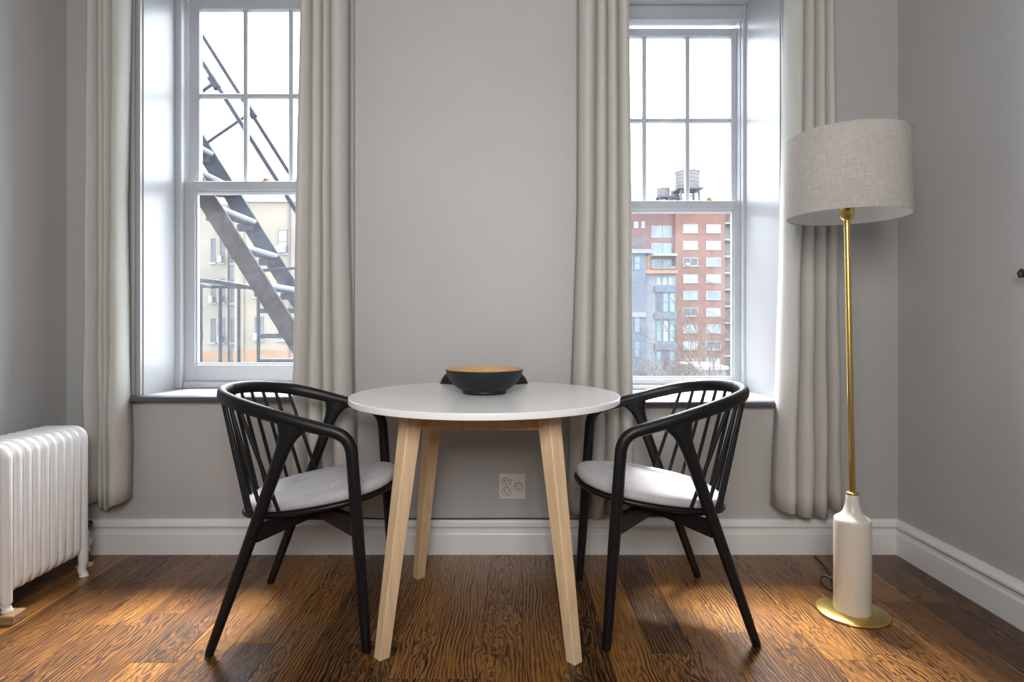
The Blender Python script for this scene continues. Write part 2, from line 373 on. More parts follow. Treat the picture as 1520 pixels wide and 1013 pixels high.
# ------------------------------------------------------------------ windows
def window(name, x0, x1, zs, zh, yf, stop, stile, gx0, gx1, low, up, mz, lock, label):
    """low=(bottom rail bottom, glass bottom, glass top, meeting rail top); up=(glass bottom, glass top, rail top)"""
    w = tag(empty(name, ((x0 + x1) / 2, yf, zs)), label, None, None, 'structure'); ox, oy, oz = w.location
    def B(mb, nm, m, par=None):
        o = mb.build(nm, m)
        p = par or w
        o.parent = w if par is None else par
        if par is None: o.matrix_parent_inverse = Matrix.Translation((-ox, -oy, -oz))
        return o
    # jamb liners and head liner of the reveal
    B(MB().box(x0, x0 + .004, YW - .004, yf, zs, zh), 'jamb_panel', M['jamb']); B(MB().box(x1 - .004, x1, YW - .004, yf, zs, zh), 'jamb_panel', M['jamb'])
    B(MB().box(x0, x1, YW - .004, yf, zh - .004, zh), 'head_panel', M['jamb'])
    # casings with flutes
    for s, xe in ((-1, x0), (1, x1)):
        prof = [(0, 0), (0, -.022), (.010, -.024), (.014, -.018), (.022, -.018), (.028, -.014), (.036, -.020), (.044, -.020), (.050, -.014), (.060, -.014), (.068, -.022), (.084, -.026), (.092, -.022), (.094, 0)]
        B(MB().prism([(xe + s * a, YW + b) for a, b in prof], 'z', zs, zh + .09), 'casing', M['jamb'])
    B(MB().box(x0, x1, YW - .022, YW, zh, zh + .09, .004), 'head_casing', M['trim'])
    # sill board + dark nosing
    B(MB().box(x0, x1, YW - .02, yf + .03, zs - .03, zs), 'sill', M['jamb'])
    B(MB().sweep([(x0 - .125, YW - .022, zs - .0155), (x1 + .125, YW - .022, zs - .0155)], (.026, .0145), 16, power=3.0), 'sill_nosing', M['nosing'])
    # blind frame + stops
    fr = MB()
    fr.box(x0, x0 + .022, yf + .03, yf + .118, zs, zh); fr.box(x1 - .022, x1, yf + .03, yf + .118, zs, zh)
    fr.box(x0, x1, yf + .03, yf + .118, zh - .05, zh); fr.box(x0, x1, yf + .03, yf + .22, zs - .05, low[0] - .002)
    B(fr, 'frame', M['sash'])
    st = MB()
    st.box(x0, x0 + stop, yf, yf + .030, zs, zh, .004); st.box(x1 - stop, x1, yf, yf + .030, zs, zh, .004)
    st.box(x0 + stop, x1 - stop, yf, yf + .030, up[2] + .004, up[2] + .018, .003); st.box(x0 + stop, x1 - stop, yf + .008, yf + .030, up[2] + .018, zh)
    st.box(x0 + stop, x1 - stop, yf + .012, yf + .030, zs, low[0] + .012, .003)
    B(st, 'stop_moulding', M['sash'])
    # lower sash
    yl = yf + .032
    sx0, sx1 = gx0 - stile, gx1 + stile
    lo = MB()
    lo.box(sx0, gx0, yl, yl + .036, low[0], low[3], .003); lo.box(gx1, sx1, yl, yl + .036, low[0], low[3], .003)
    lo.box(gx0, gx1, yl, yl + .036, low[0], low[1], .003); lo.box(gx0, gx1, yl - .004, yl + .036, low[2], low[3], .003)
    e = .007   # glazing bead step
    for a in ((gx0, gx0 + e, low[1], low[2]), (gx1 - e, gx1, low[1], low[2])): lo.box(a[0], a[1], yl + .010, yl + .03, a[2], a[3])
    for a in ((low[1], low[1] + e), (low[2] - e, low[2])): lo.box(gx0 + e, gx1 - e, yl + .010, yl + .03, a[0], a[1])
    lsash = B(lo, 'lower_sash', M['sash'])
    pn = MB().box(gx0, gx1, yl + .019, yl + .021, low[1], low[2]).build('pane', M['glass_lo'], w); pn.parent = lsash
    lk = MB().box(lock - .018, lock + .018, yl + .004, yl + .03, low[3], low[3] + .008, .002)
    lk.tube([(lock - .012, yl + .015, low[3] + .012), (lock + .022, yl + .02, low[3] + .014)], .004, 8); lk.lathe([(.009, low[3] + .006), (.009, low[3] + .016), (.004, low[3] + .019)], 16, lock, yl + .016)
    q = lk.build('sash_lock', M['brass'], w); q.parent = lsash
    # upper sash 3 x 2
    yu = yf + .072
    us = MB(); zb = up[0]
    us.box(sx0 + .006, gx0, yu, yu + .036, zb - .05, up[2], .003); us.box(gx1, sx1 - .006, yu, yu + .036, zb - .05, up[2], .003)
    us.box(gx0, gx1, yu, yu + .036, up[1], up[2], .003); us.box(gx0, gx1, yu, yu + .036, zb - .05, zb, .003)
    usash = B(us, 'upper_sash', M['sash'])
    cw = (gx1 - gx0 - .04) / 3; m = .011
    zs_ = [(zb, mz - m), (mz + m, up[1])]
    for j in (1, 2):
        xc = gx0 + (gx1 - gx0) * j / 3
        q = MB().box(xc - m, xc + m, yu + .004, yu + .030, zb, up[1], .004).build('muntin', M['sash'], w); q.parent = usash
    for i in range(3):
        xa = gx0 + (gx1 - gx0) * i / 3 + (m if i else 0); xb = gx0 + (gx1 - gx0) * (i + 1) / 3 - (m if i < 2 else 0)
        q = MB().box(xa, xb, yu + .005, yu + .029, mz - m, mz + m, .004).build('muntin', M['sash'], w); q.parent = usash
        for (za, zc) in zs_:
            q = MB().box(xa, xb, yu + .016, yu + .018, za, zc).build('pane', M['glass_up'], w); q.parent = usash
    for ch in list(lsash.children) + list(usash.children): ch.matrix_parent_inverse = Matrix.Identity(4)
    return w
window('window_1', A0, A1, SILL1, HEAD1, 2.85, .031, .057, -1.499, -.844, (.697, .789, 1.613, 1.657), (1.655, 2.491, 2.545), 2.079, -1.17,
       'white sash window with the fire escape outside')
window('window_2', B0, B1, SILL2, HEAD2, 2.985, .017, .047, .448, 1.099, (.668, .712, 1.547, 1.592), (1.59, 2.425, 2.466), 2.006, .978,
       'white sash window with brick towers outside')

# ------------------------------------------------------------------ curtains
def px(x, d=2.562): return (x - 760) / FPX * d
def curtain(label, top, mid, bot, zb, ylist, mirror=False, lean=0.0):
    """top/mid/bot: pixel x of the fold creases at z 2.72 / 1.5 / bottom (at the curtain's depth)"""
    n = len(top) - 1; zt = 2.70; rows = 34; per = 20
    r = random.Random(hash(label) % 1000 if False else len(label) * 7 + n)
    V = []
    for j in range(rows + 1):
        t = j / rows
        tt = (zt - (zt - 1.5) * t / .5) if t < .5 else (1.5 - (1.5 - zb) * (t - .5) / .5)
        row = []
        for i in range(n):
            def lerp(k):
                if t < .5: s = t / .5; s = s * s * (3 - 2 * s) if False else s; return px(top[k]) * (1 - s) + px(mid[k]) * s
                s = (t - .5) / .5; s = s ** 1.15; return px(mid[k]) * (1 - s) + px(bot[k]) * s
            a, b = lerp(i), lerp(i + 1)
            for q in range(per + (1 if i == n - 1 else 0)):
                u = q / per
                lobe = math.sin(math.pi * u) ** .42 if 0 < u < 1 else 0
                amp = min(.095, .75 * abs(b - a) + .03) * ylist[i]
                skew = .10 * math.sin(3.1 * i + 2.3 * t)
                xx = a + (b - a) * (u + skew * math.sin(2 * math.pi * u) * .35)
                w = .0035 * math.sin(9 * t * math.pi + i * 1.7 + 3 * u) * t + .004 * math.sin(23 * t + i * 2.1) * t * t * u
                yy = 2.572 - amp * lobe + w
                zz = tt
                zz += t ** 6 * (.022 * math.sin(i * 2.4 + 1) - .012 * lobe)
                row.append((xx, yy, zz))
        V.append(row)
    m = len(V[0]); verts = [v for row in V for v in row]
    faces = [(j * m + i, j * m + i + 1, (j + 1) * m + i + 1, (j + 1) * m + i) for j in range(rows) for i in range(m - 1)]
    me = mesh_from('curtain', verts, faces, M['linen'], True)
    o = bpy.data.objects.new('curtain', me); COL.objects.link(o)
    md = o.modifiers.new('thickness', 'SOLIDIFY'); md.thickness = .003; md.offset = 0
    tag(o, label, 'curtain', 'linen curtains at the two windows')
    return o
curtain('linen curtain hanging behind the white radiator', [136, 149, 158, 176, 196], [131, 150, 160, 172, 188], [128, 150, 158, 169, 194], .232, [.9, .8, 1.0, 1.1])
curtain('linen curtain between the fire escape window and the round table', [452, 466, 481, 493, 518], [442, 464, 479, 493, 518], [434, 457, 479, 499, 531], .20, [1.1, .9, .9, 1.0])
curtain('linen curtain directly right of the bare middle wall, behind the table edge', [858, 885, 900, 915, 931], [857, 882, 900, 918, 936], [841, 873, 897, 920, 939], .20, [1.0, .9, .9, 1.1])
curtain('linen curtain hanging beside the brass floor lamp', [1167, 1190, 1206, 1220, 1233], [1160, 1186, 1205, 1222, 1238], [1146, 1176, 1203, 1225, 1245], .205, [1.1, .9, 1.0, .9])
for (a, b, lab) in ((-1.83, -.52, 'dark curtain rod above the fire escape window'), (.15, 1.42, 'dark curtain rod above the brick tower window')):
    ro = empty('curtain_rod', ((a + b) / 2, 2.53, 2.72)); c = (a + b) / 2
    MB().tube([(a - c, 0, 0), (b - c, 0, 0)], .011, 12).build('rod', M['rubber'], ro)
    for s in (a - c, b - c):
        MB().lathe([(.0, -.022), (.016, -.014), (.022, 0), (.016, .014), (0, .022)], 16, s, 0).build('finial', M['rubber'], ro)
        MB().bar((s * .93, 0, 0), (s * .93, .08, 0), .012, .012).build('bracket', M['rubber'], ro)
    tag(ro, lab, 'curtain rod', 'curtain rods')

# ------------------------------------------------------------------ radiator
rad = tag(empty('radiator', (-1.76, 2.20, 0)), 'white cast iron column radiator along the left wall', 'radiator')
xf, xb_ = -1.672, -1.848
def rad_loop(zb, zt):
    r = .034; pts = []
    cor = [(xf - r, zt - .018 - r, 0, 90), (xb_ + r, zt - .018 - r, 90, 180), (xb_ + r, zb + .018 + r, 180, 270), (xf - r, zb + .018 + r, 270, 360)]
    for cx, cz, a0, a1 in cor:
        for k in range(6):
            th = math.radians(a0 + (a1 - a0) * k / 5); pts.append((cx + r * math.cos(th) + 1.76, 0, cz + r * math.sin(th)))
    return pts
mb = MB(); mb.sweep(rad_loop(.075, .588), (.0165, .019), 12, closed=True, up=(0, 1, 0))
for q in (1 / 3, 2 / 3):
    X = xf + (xb_ - xf) * q + 1.76; mb.sweep([(X, 0, .09), (X, 0, .575)], (.0155, .016), 10, up=(0, 1, 0))
mb.box(xf + 1.76, xb_ + 1.76, -.012, .012, .10, .135, .008); mb.box(xf + 1.76, xb_ + 1.76, -.012, .012, .53, .565, .008)
sec = mb.mesh('section', M['radiator'])
hub = MB()
hub.tube([(0, -.006, 0), (0, .046, 0)], .019, 14, up=(0, 0, 1))
hubm = hub.mesh('nipple', M['radiator'])
for i in range(10):
    s = link_copy(sec, 'section', rad, (0, -.185 + i * .040, 0))
    if i < 9:
        for zz in (.118, .547): link_copy(hubm, 'nipple', rad, (0, -.185 + i * .040, zz))
def rleg(y, x, zf):
    s = 1 if x > -1.76 else -1
    p = [(x + 1.76, 0, .13), (x + 1.76, 0, .09), (x + 1.76 + s * .001, 0, .06), (x + 1.76 - s * .004, 0, zf + .025), (x + 1.76 + s * .004, 0, zf + .006), (x + 1.76 + s * .004, 0, zf)]
    o = MB().sweep(catmull(p, 3), [(.0165, .019)] * 4 + [(.016, .018)] * 3 + [(.015, .015)] * 3 + [(.014, .014)] * 3 + [(.016, .018)] * 3, 12, up=(0, 1, 0)).build('foot', M['radiator'], rad); o.location = (0, y, 0)
rleg(-.185, xf, .0315); rleg(-.185, xb_, .0); rleg(.175, xf, .0); rleg(.175, xb_, .0)
blk = MB().box(-.042, .042, -.032, .032, 0, .031, .003).build('wood_block', M['block']); blk.location = (-1.668, 2.012, 0); blk.rotation_euler = (0, 0, math.radians(4))
tag(blk, 'small scrap wood block wedged under the radiator foot', 'block')
val = tag(empty('radiator_valve', (-1.735, 2.475, 0)), 'painted pipe valve with black handle behind the radiator', 'valve')
MB().lathe([(.030, 0), (.032, .004), (.016, .010), (.0135, .012), (.0135, .05), (.020, .052), (.020, .070), (.016, .074), (.024, .082), (.027, .095), (.024, .108), (.016, .114), (.019, .118), (.019, .135), (.012, .142), (.009, .16)], 20).build('valve_body', M['valve'], val)
MB().tube([(0, -.003, .095), (0, -.045, .112), (-.008, -.055, .118)], .011, 12).build('union_pipe', M['valve'], val)
MB().lathe([(.006, .155), (.026, .158), (.030, .166), (.027, .176), (.010, .180)], 14).build('handle', M['rubber'], val)

# ------------------------------------------------------------------ wall outlet, cable, wall knob
out = tag(empty('wall_outlet', (.0016, YW, .2855)), 'ivory double gang outlet plate low on the wall under the table', 'outlet')
MB().box(-.057, .057, -.006, 0, -.0545, .0545, .003).build('cover_plate', M['outlet'], out)
def socket(x, z, duplex):
    MB().sweep([(x, -.0055, z), (x, -.0085, z)], (.0175, .0165), 24, up=(0, 0, 1)).build('receptacle', M['outlet'], out)
    so = MB(); so.box(x - .0085, x - .0055, -.0092, -.008, z + .000, z + .010); so.box(x + .0055, x + .008, -.0092, -.008, z + .001, z + .009)
    so.sweep([(x, -.008, z - .0075), (x, -.0092, z - .0075)], (.003, .003), 12)
    so.build('slot', M['slot'], out)
    rg = MB(); rg.tube([(x + .0185 * math.cos(a), -.0062, z + .0175 * math.sin(a)) for a in [k * math.pi / 12 for k in range(24)]], .0010, 6, up=(0, 1, 0), closed=True); rg.build('ring', M['slot'], out)
socket(-.0255, .0205, 1); socket(-.0255, -.0205, 1); socket(.0255, 0, 0)
for x, z in ((-.0255, 0), (.0255, .0305), (.0255, -.0305)):
    MB().sweep([(x, -.0055, z), (x, -.0075, z)], (.003, .003), 12).build('screw', M['valve'], out)
cb = [(-.66, 2.585, .160), (-.61, 2.589, .1555), (-.55, 2.592, .1525), (-.40, 2.595, .152), (-.2, 2.596, .1515), (0, 2.597, .152), (.18, 2.596, .1515), (.27, 2.592, .153), (.33, 2.585, .158)]
tag(MB().tube(catmull(cb, 5), .0032, 8).build('cable', M['rubber']), 'thin black cable lying along the baseboard top behind the table', 'cable')
kn = tag(empty('wall_hook', (XR, 1.925, 1.138)), 'small dark metal hook on the lamp side wall', 'hook')
MB().box(-.006, 0, -.014, .014, -.03, .03, .003).build('back_plate', M['chrome'], kn)
MB().sweep(catmull([(-.004, 0, -.002), (-.022, 0, -.006), (-.036, 0, -.004), (-.041, 0, .008)], 4), (.006, .007), 10, up=(0, 1, 0)).build('prong', M['chrome'], kn)
MB().sweep([(-.043, 0, -.008), (-.047, 0, .006), (-.041, 0, .016)], [(.008, .008), (.010, .009), (.006, .005)], 12, up=(0, 1, 0)).build('tip', M['rubber'], kn)

# ------------------------------------------------------------------ dining chairs
def seat_outline(sc=1.0, n=64):
    pts = []
    for k in range(n):
        th = 2 * math.pi * k / n; c, s = math.cos(th), math.sin(th)
        x = math.copysign(abs(c) ** (2 / 2.35), c); y = math.copysign(abs(s) ** (2 / 2.35), s)
        yy = .227 * y * (1 - .06 * max(0, -x))
        pts.append((.036 + .251 * x * sc, yy * sc))
    return pts
def seat_z(x): return .418 + (x - .036) * .155
RAILH = [(-.278, 0, .762), (-.266, .080, .7605), (-.228, .160, .754), (-.156, .224, .740), (-.066, .253, .717), (.02, .262, .693), (.10, .263, .671), (.148, .262, .657), (.174, .2605, .638), (.187, .2595, .612), (.191, .2588, .585)]
def make_chair():
    root = empty('dining_chair')
    half = catmull(RAILH, 6)
    full = [Vector((p.x, -p.y, p.z)) for p in half[::-1]] + half[1:]
    secs = []
    for p in full:
        w = .0155 + .002 * max(0, (p.x + .278) / .45); h = .021 - .003 * min(1, max(0, (p.x + .1) / .3))
        secs.append((w, h))
    # local up for sections: z on the arc, turning to +x down the front bend
    rail = MB(); P = full; n = len(P); seg = 16; rings = []
    for i in range(n):
        t = (P[min(i + 1, n - 1)] - P[max(i - 1, 0)]).normalized()
        side = Vector((0, 0, 1)).cross(t)
        if abs(t.z) > .45 or P[i].x > .05:
            side = Vector((0, 1, 0)) * (1 if side.y >= 0 else -1); side = (side - t * side.dot(t))
        side.normalize(); up = t.cross(side); a, b = secs[i]; ring = []
        for k in range(seg):
            th = 2 * math.pi * k / seg; c, d = math.cos(th), math.sin(th)
            c = math.copysign(abs(c) ** .85, c); d = math.copysign(abs(d) ** .85, d); ring.append(P[i] + side * a * c + up * b * d)
        rings.append(ring)
    rail.add([q for r in rings for q in r], [(i * seg + k, i * seg + (k + 1) % seg, (i + 1) * seg + (k + 1) % seg, (i + 1) * seg + k) for i in range(n - 1) for k in range(seg)], True)
    rail.add(rings[0], [list(range(seg))[::-1]]); rail.add(rings[-1], [list(range(seg))])
    rail.build('arm_rail', M['black'], root)
    for s in (1, -1):
        p0 = Vector((.1905, s * .2588, .592)); p1 = Vector((.232, s * .250, 0))
        pts = [p0.lerp(p1, t) for t in (0, .2, .45, .7, .9, .985, 1)]
        MB().sweep(pts, [(.0175, .0182), (.018, .0185), (.018, .0185), (.0165, .017), (.0145, .015), (.0138, .014), (.012, .012)], 16, up=(1, 0, 0)).build('leg', M['black'], root)
        q0 = Vector((-.232, s * .252, 0)); q1 = Vector((.018, s * .262, .694))
        prm = [(0, .012, .012), (.015, .0138, .0138), (.1, .0145, .0145), (.3, .0165, .016), (.55, .018, .0172), (.72, .0185, .0172), (.80, .0195, .017), (.86, .0205, .0168), (.905, .0235, .0165), (.935, .029, .016), (.965, .040, .0155), (1.0, .064, .0145)]
        pts = [q0.lerp(q1, t) for t, a, b in prm]
        MB().sweep(pts, [(b, a) for t, a, b in prm], 18, up=(1, 0, 0)).build('leg', M['black'], root)
    # seat board, cushion
    out_ = seat_outline(1.0); n = len(out_)
    sb = MB(); prof = [(.94, -.016), (.985, -.0145), (1.0, -.010), (1.0, -.003), (.985, .000)]
    v = []
    for sc, dz in prof:
        v += [(.036 + (x - .036) * sc, y * sc, seat_z(.036 + (x - .036) * sc) + dz) for x, y in out_]
    f = [(i * n + k, i * n + (k + 1) % n, (i + 1) * n + (k + 1) % n, (i + 1) * n + k) for i in range(len(prof) - 1) for k in range(n)]
    sb.add(v, f, True); sb.add(v[:n], [list(range(n))[::-1]]); sb.add(v[-n:], [list(range(n))]); sb.build('seat_board', M['black'], root)
    cu = MB(); prof = [(.90, .001), (.945, .002), (.968, .008), (.972, .017), (.963, .026), (.938, .0325), (.885, .0365), (.75, .040), (.55, .0415), (.3, .0425), (.12, .043)]
    v = []
    for sc, dz in prof:
        v += [(.036 + (x - .036) * sc, y * sc, seat_z(.036 + (x - .036) * sc) + dz) for x, y in out_]
    f = [(i * n + k, i * n + (k + 1) % n, (i + 1) * n + (k + 1) % n, (i + 1) * n + k) for i in range(len(prof) - 1) for k in range(n)]
    cu.add(v, f, True); cu.add(v[:n], [list(range(n))[::-1]]); cu.add(v[-n:], [list(range(n))]); cu.build('seat_cushion', M['cushion'], root)
    # underframe: centre block and four arms
    MB().box(-.050, .100, -.095, .095, .346, .412, .005).build('underframe_block', M['black'], root)
    for s in (1, -1):
        MB().bar((.03, s * .05, .372), (.206, s * .250, .374), .030, .034, w1=.028, h1=.056).build('underframe_arm', M['black'], root)
        MB().bar((.03, s * .05, .372), (-.100, s * .252, .362), .030, .034, w1=.028, h1=.056).build('underframe_arm', M['black'], root)
    # spindles
    arc = [p for p in full if p.x < -.135]
    L = [0]
    for a, b in zip(arc[:-1], arc[1:]): L.append(L[-1] + (b - a).length)
    ns = 12
    for i in range(ns):
        t = i / (ns - 1); d = L[-1] * (.025 + .95 * t)
        j = max(q for q in range(len(L)) if L[q] <= d); j = min(j, len(L) - 2)
        tp = arc[j].lerp(arc[j + 1], (d - L[j]) / (L[j + 1] - L[j])); tp.z -= .012
        g = 2 * t - 1; by = .212 * math.sin(g * math.pi / 2 * .98); bx = -.188 + .150 * abs(g) ** 2.3
        bt = Vector((bx, by, seat_z(bx) - .004)); 
        MB().tube([bt, bt.lerp(tp, .5), tp], [.0058, .0064, .0056], 10, up=(1, 0, 0)).build('spindle', M['black'], root)
    return root
def copy_tree(src):
    r = src.copy(); COL.objects.link(r)
    for ch in src.children:
        c = ch.copy(); COL.objects.link(c); c.parent = r
    return r
ch1 = make_chair(); ch2 = copy_tree(ch1)
ch1.location = (-.676, 2.068, 0); ch1.rotation_euler = (0, 0, math.radians(2.0))
ch2.location = (.503, 2.100, 0); ch2.rotation_euler = (0, 0, math.radians(183.0))
tag(ch1, 'black spindle back armchair with grey cushion on the radiator side of the table', 'chair', 'black spindle chairs at the table')
tag(ch2, 'black spindle back armchair with grey cushion on the floor lamp side of the table', 'chair', 'black spindle chairs at the table')

# ------------------------------------------------------------------ round table
TX, TY, TZ = -.090, 2.070, .745
tb = tag(empty('round_table', (TX, TY, 0), math.radians(-2.3)), 'round white topped dining table with splayed light wood legs', 'table')
R = .451
MB().lathe([(.40, TZ - .020), (R - .003, TZ - .020), (R - .0015, TZ - .0198), (R - .0002, TZ - .0188), (R, TZ - .0175), (R, TZ - .0022), (R - .0003, TZ - .001), (R - .0012, TZ - .0002), (R - .0025, TZ), (R - .004, TZ), (.05, TZ)], 128).build('table_top', M['tabletop'], tb)
def square_leg(sx, sy):
    c0 = Vector((sx * .208, sy * .208, TZ - .020)); c1 = Vector((sx * .283, sy * .283, 0))
    d = Vector((sx, sy, 0)).normalized(); e = Vector((-d.y, d.x, 0))
    v = []
    for c, s in ((c1, .034), (c0, .053)):
        q = s / math.sqrt(2) 
        # square section whose corner points outwards, edges chamfered
        ring = []
        pts = [Vector((0, -q, 0)), Vector((q, 0, 0)), Vector((0, q, 0)), Vector((-q, 0, 0))]
        for i in range(4):
            a, b_, c_ = pts[i - 1], pts[i], pts[(i + 1) % 4]
            ring += [c + b_ + (a - b_) * .05, c + b_ + (c_ - b_) * .05]
        v += ring
    m = MB(); n = 8
    m.add(v, [(k, (k + 1) % n, n + (k + 1) % n, n + k) for k in range(n)] + [list(range(n))[::-1], list(range(n, 2 * n))]); return m
for sx in (-1, 1):
    for sy in (-1, 1): square_leg(sx, sy).build('leg', M['beech'], tb)
zt, zb = TZ - .021, TZ - .088
for sy in (-1, 1):
    m = MB().box(-.192, .192, sy * .190 - .011, sy * .190 + .011, zb, zt, .003); m.build('apron_rail', M['beech'], tb)
    m = MB().box(sy * .190 - .011, sy * .190 + .011, -.178, .178, zb, zt, .003); m.build('apron_rail', M['beech'], tb)
for sx in (-1, 1):
    for sy in (-1, 1):
        m = MB().bar((sx * .150, sy * .195, zt - .034), (sx * .195, sy * .150, zt - .034), .020, .066); m.build('corner_block', M['beech'], tb)

# ------------------------------------------------------------------ bowl, dish behind it
bw = tag(empty('serving_bowl', (-.094, 2.083, TZ)), 'dark grey bowl with light wooden inside on the round table', 'bowl')
h = .083
outer = [(.070, 0), (.074, .002), (.075, .010), (.074, .0115), (.088, .018), (.104, .030), (.118, .047), (.127, .064), (.1315, .078), (.1325, h - .002)]
MB().lathe([(0, .003), (.060, .003)] + outer + [(.1322, h)], 72, caps=False).build('outer_shell', M['bowl'], bw)
MB().lathe([(.1322, h), (.1305, h + .0012), (.1285, h), (.125, .070), (.115, .048), (.098, .030), (.070, .019), (.03, .015), (.0, .0145)], 72, caps=False).build('wooden_lining', M['bowl_in'], bw)
ds = tag(empty('oval_dish', (-.112, 2.435, TZ)), 'low black overturned oval dish peeking out behind the bowl', 'dish')
MB().lathe([(.172, 0), (.173, .004), (.170, .014), (.163, .026), (.150, .040), (.12, .049), (.075, .053), (.0, .0545)], 56, 0, 0, 1, .42).build('dish_shell', M['dish'], ds)
MB().lathe([(.175, 0), (.177, .002), (.175, .005), (.170, .006)], 56, 0, 0, 1, .42).build('rim', M['dish'], ds)

# ------------------------------------------------------------------ floor lamp
lp = tag(empty('floor_lamp', (1.157, 2.072, 0)), 'brass floor lamp with cream bottle body and linen drum shade', 'floor lamp')
MB().lathe([(.112, 0), (.113, .002), (.113, .007), (.111, .0085), (.06, .0095)], 72).build('base_plate', M['brass'], lp)
MB().lathe([(.0565, .009), (.058, .013), (.058, .310), (.0572, .318), (.054, .3235), (.047, .328), (.036, .336), (.0285, .348), (.0235, .366), (.0205, .385), (.0195, .402), (.0185, .404)], 64).build('bottle_body', M['cream'], lp)
MB().lathe([(.0195, .403), (.0205, .405), (.0205, .409), (.019, .411), (.011, .412)], 32).build('collar', M['brass'], lp)
ptop = Vector((-.019, 0, 1.345))
MB().tube([(0, 0, .408), ptop], .0098, 20).build('pole', M['brass'], lp)
MB().lathe([(.012, 1.334), (.018, 1.338), (.021, 1.345), (.0225, 1.358), (.0225, 1.378), (.026, 1.380), (.026, 1.383), (.012, 1.385)], 32, -.018, 0).build('socket_cup', M['brass'], lp)
zs0, zs1 = 1.347, 1.618; scx, scy = -.016, .0
sh = MB().lathe([(.1905, zs0), (.1895, zs0 + .002), (.1865, zs1 - .002), (.1862, zs1)], 96, scx, scy).build('lamp_shade', M['shade'], lp)
# open drum: rebuild without caps
def drum(r0, r1, z0, z1, seg=96):
    v = []; f = []
    for r, z in ((r0, z0), (r0 * .5 + r1 * .5, (z0 + z1) / 2), (r1, z1)):
        for k in range(seg):
            th = 2 * math.pi * k / seg; v.append((scx + r * math.cos(th), scy + r * math.sin(th), z))
    for i in range(2):
        for k in range(seg):
            l = (k + 1) % seg; f.append((i * seg + k, i * seg + l, (i + 1) * seg + l, (i + 1) * seg + k))
    return v, f
v, f = drum(.1905, .1865, zs0, zs1); sh.data = mesh_from('lamp_shade', v, f, M['shade'], True)
v, f = drum(.1888, .1848, zs0 + .001, zs1 - .001); ln = bpy.data.objects.new('shade_lining', mesh_from('shade_lining', v, [q[::-1] for q in f], M['shade_in'], True)); COL.objects.link(ln); ln.parent = sh
for z, r in ((zs0, .1897), (zs1, .1857)):
    MB().tube([(scx + r * math.cos(a), scy + r * math.sin(a), z) for a in [k * math.pi / 36 for k in range(72)]], .0016, 6, closed=True).build('rim_band', M['shade'], sh)
sp = MB()
for a in (20, 140, 260):
    ca, sa = math.cos(math.radians(a)), math.sin(math.radians(a)); sp.tube([(-.018, 0, 1.382), (scx + .187 * ca, scy + .187 * sa, 1.40)], .0018, 6)
sp.build('shade_spider', M['brass'], lp)
MB().lathe([(.013, 1.384), (.014, 1.40), (.022, 1.42), (.030, 1.445), (.026, 1.468), (.012, 1.482), (.0, 1.485)], 24, -.018, 0).build('bulb', M['shade_in'], lp)
cd = catmull([(0, .05, .05), (-.012, .09, .072), (-.030, .125, .074), (-.040, .135, .055), (-.030, .138, .036), (0, .15, .012), (.03, .18, .0035), (.08, .30, .0035), (.11, .42, .0035), (.12, .50, .0035)], 6)
MB().tube(cd, .003, 8).build('power_cord', M['rubber'], lp)

# ------------------------------------------------------------------ outside: fire escape
M['iron'] = mat('fire_escape_iron', (0.013, 0.014, 0.019), .55, var=.35, vscale=6, spec=0.06)
M['iron_red'] = mat('fire_escape_primer', (0.010, 0.0065, 0.0075), .6, var=.35, vscale=5, spec=0.06)
M['tread'] = mat('galvanised_tread', (0.130, 0.140, 0.158), .5, spec=0.06)
def PX(x, y, d): return Vector(((x - 760) / FPX * d, d, CAM_H + (480 - y) / FPX * d))
fe = tag(empty('fire_escape', (-2.2, 4.9, -.6)), 'dark iron fire escape stair with rails outside the window', 'fire escape')
FO = Matrix.Translation((2.2, -4.9, .6))
def F(mb, nm, m):
    o = mb.build(nm, m, fe); o.matrix_parent_inverse = FO.copy(); return o
SL = 1.587
def stringer(y, xc, zc, m, half=1.35):
    h = .120
    a = Vector((xc - half, y, zc + half * SL)); b = Vector((xc + half, y, zc - half * SL))
    mb = MB().bar(a, b, .012, h * 2 * .53 * 1.0, up=(0, 1, 0)) if False else MB()
    t = (b - a).normalized(); q = Vector((-t.z, 0, t.x))
    hw = .064
    mb.hexa([a + q * hw + Vector((0, -.006, 0)), b + q * hw + Vector((0, -.006, 0)), b - q * hw + Vector((0, -.006, 0)), a - q * hw + Vector((0, -.006, 0)),
             a + q * hw + Vector((0, .006, 0)), b + q * hw + Vector((0, .006, 0)), b - q * hw + Vector((0, .006, 0)), a - q * hw + Vector((0, .006, 0))])
    for s in (1, -1):
        c0 = a + q * (hw * s); c1 = b + q * (hw * s); mb.bar(c0 + Vector((0, .018, 0)), c1 + Vector((0, .018, 0)), .036, .008, up=(q.x, 0, q.z))
    return F(mb, 'stringer', m)
stringer(4.6, -2.107, 1.600, M['iron_red']); stringer(5.2, -2.135, 1.669, M['iron'])
for i in range(-5, 6):
    xa = -2.195 + i * .183; za = CAM_H + (480 - 310) / FPX * 4.6 - i * .290
    F(MB().box(xa - .09, xa, 4.61, 5.19, za - .030, za - .018), 'tread', M['iron'])
    F(MB().tube([(xa, 4.61, za), (xa, 5.24, za)], .020, 10), 'tread_nosing', M['tread'])
    F(MB().box(xa - .12, xa, 4.612, 4.66, za - .085, za - .03), 'tread_bracket', M['iron'])
    F(MB().box(xa - .12, xa, 5.13, 5.185, za - .085, za - .03), 'tread_bracket', M['iron'])
def rail_line(y, x0, z0, a, b): return [(x0 + a, y, z0 - a * SL), (x0 + b, y, z0 - b * SL)]
pA = PX(378, 176, 5.2); pB = PX(362, 190, 4.6)
F(MB().tube(rail_line(5.2, pA.x, pA.z, -1.2, 1.3), .017, 10), 'handrail', M['iron'])
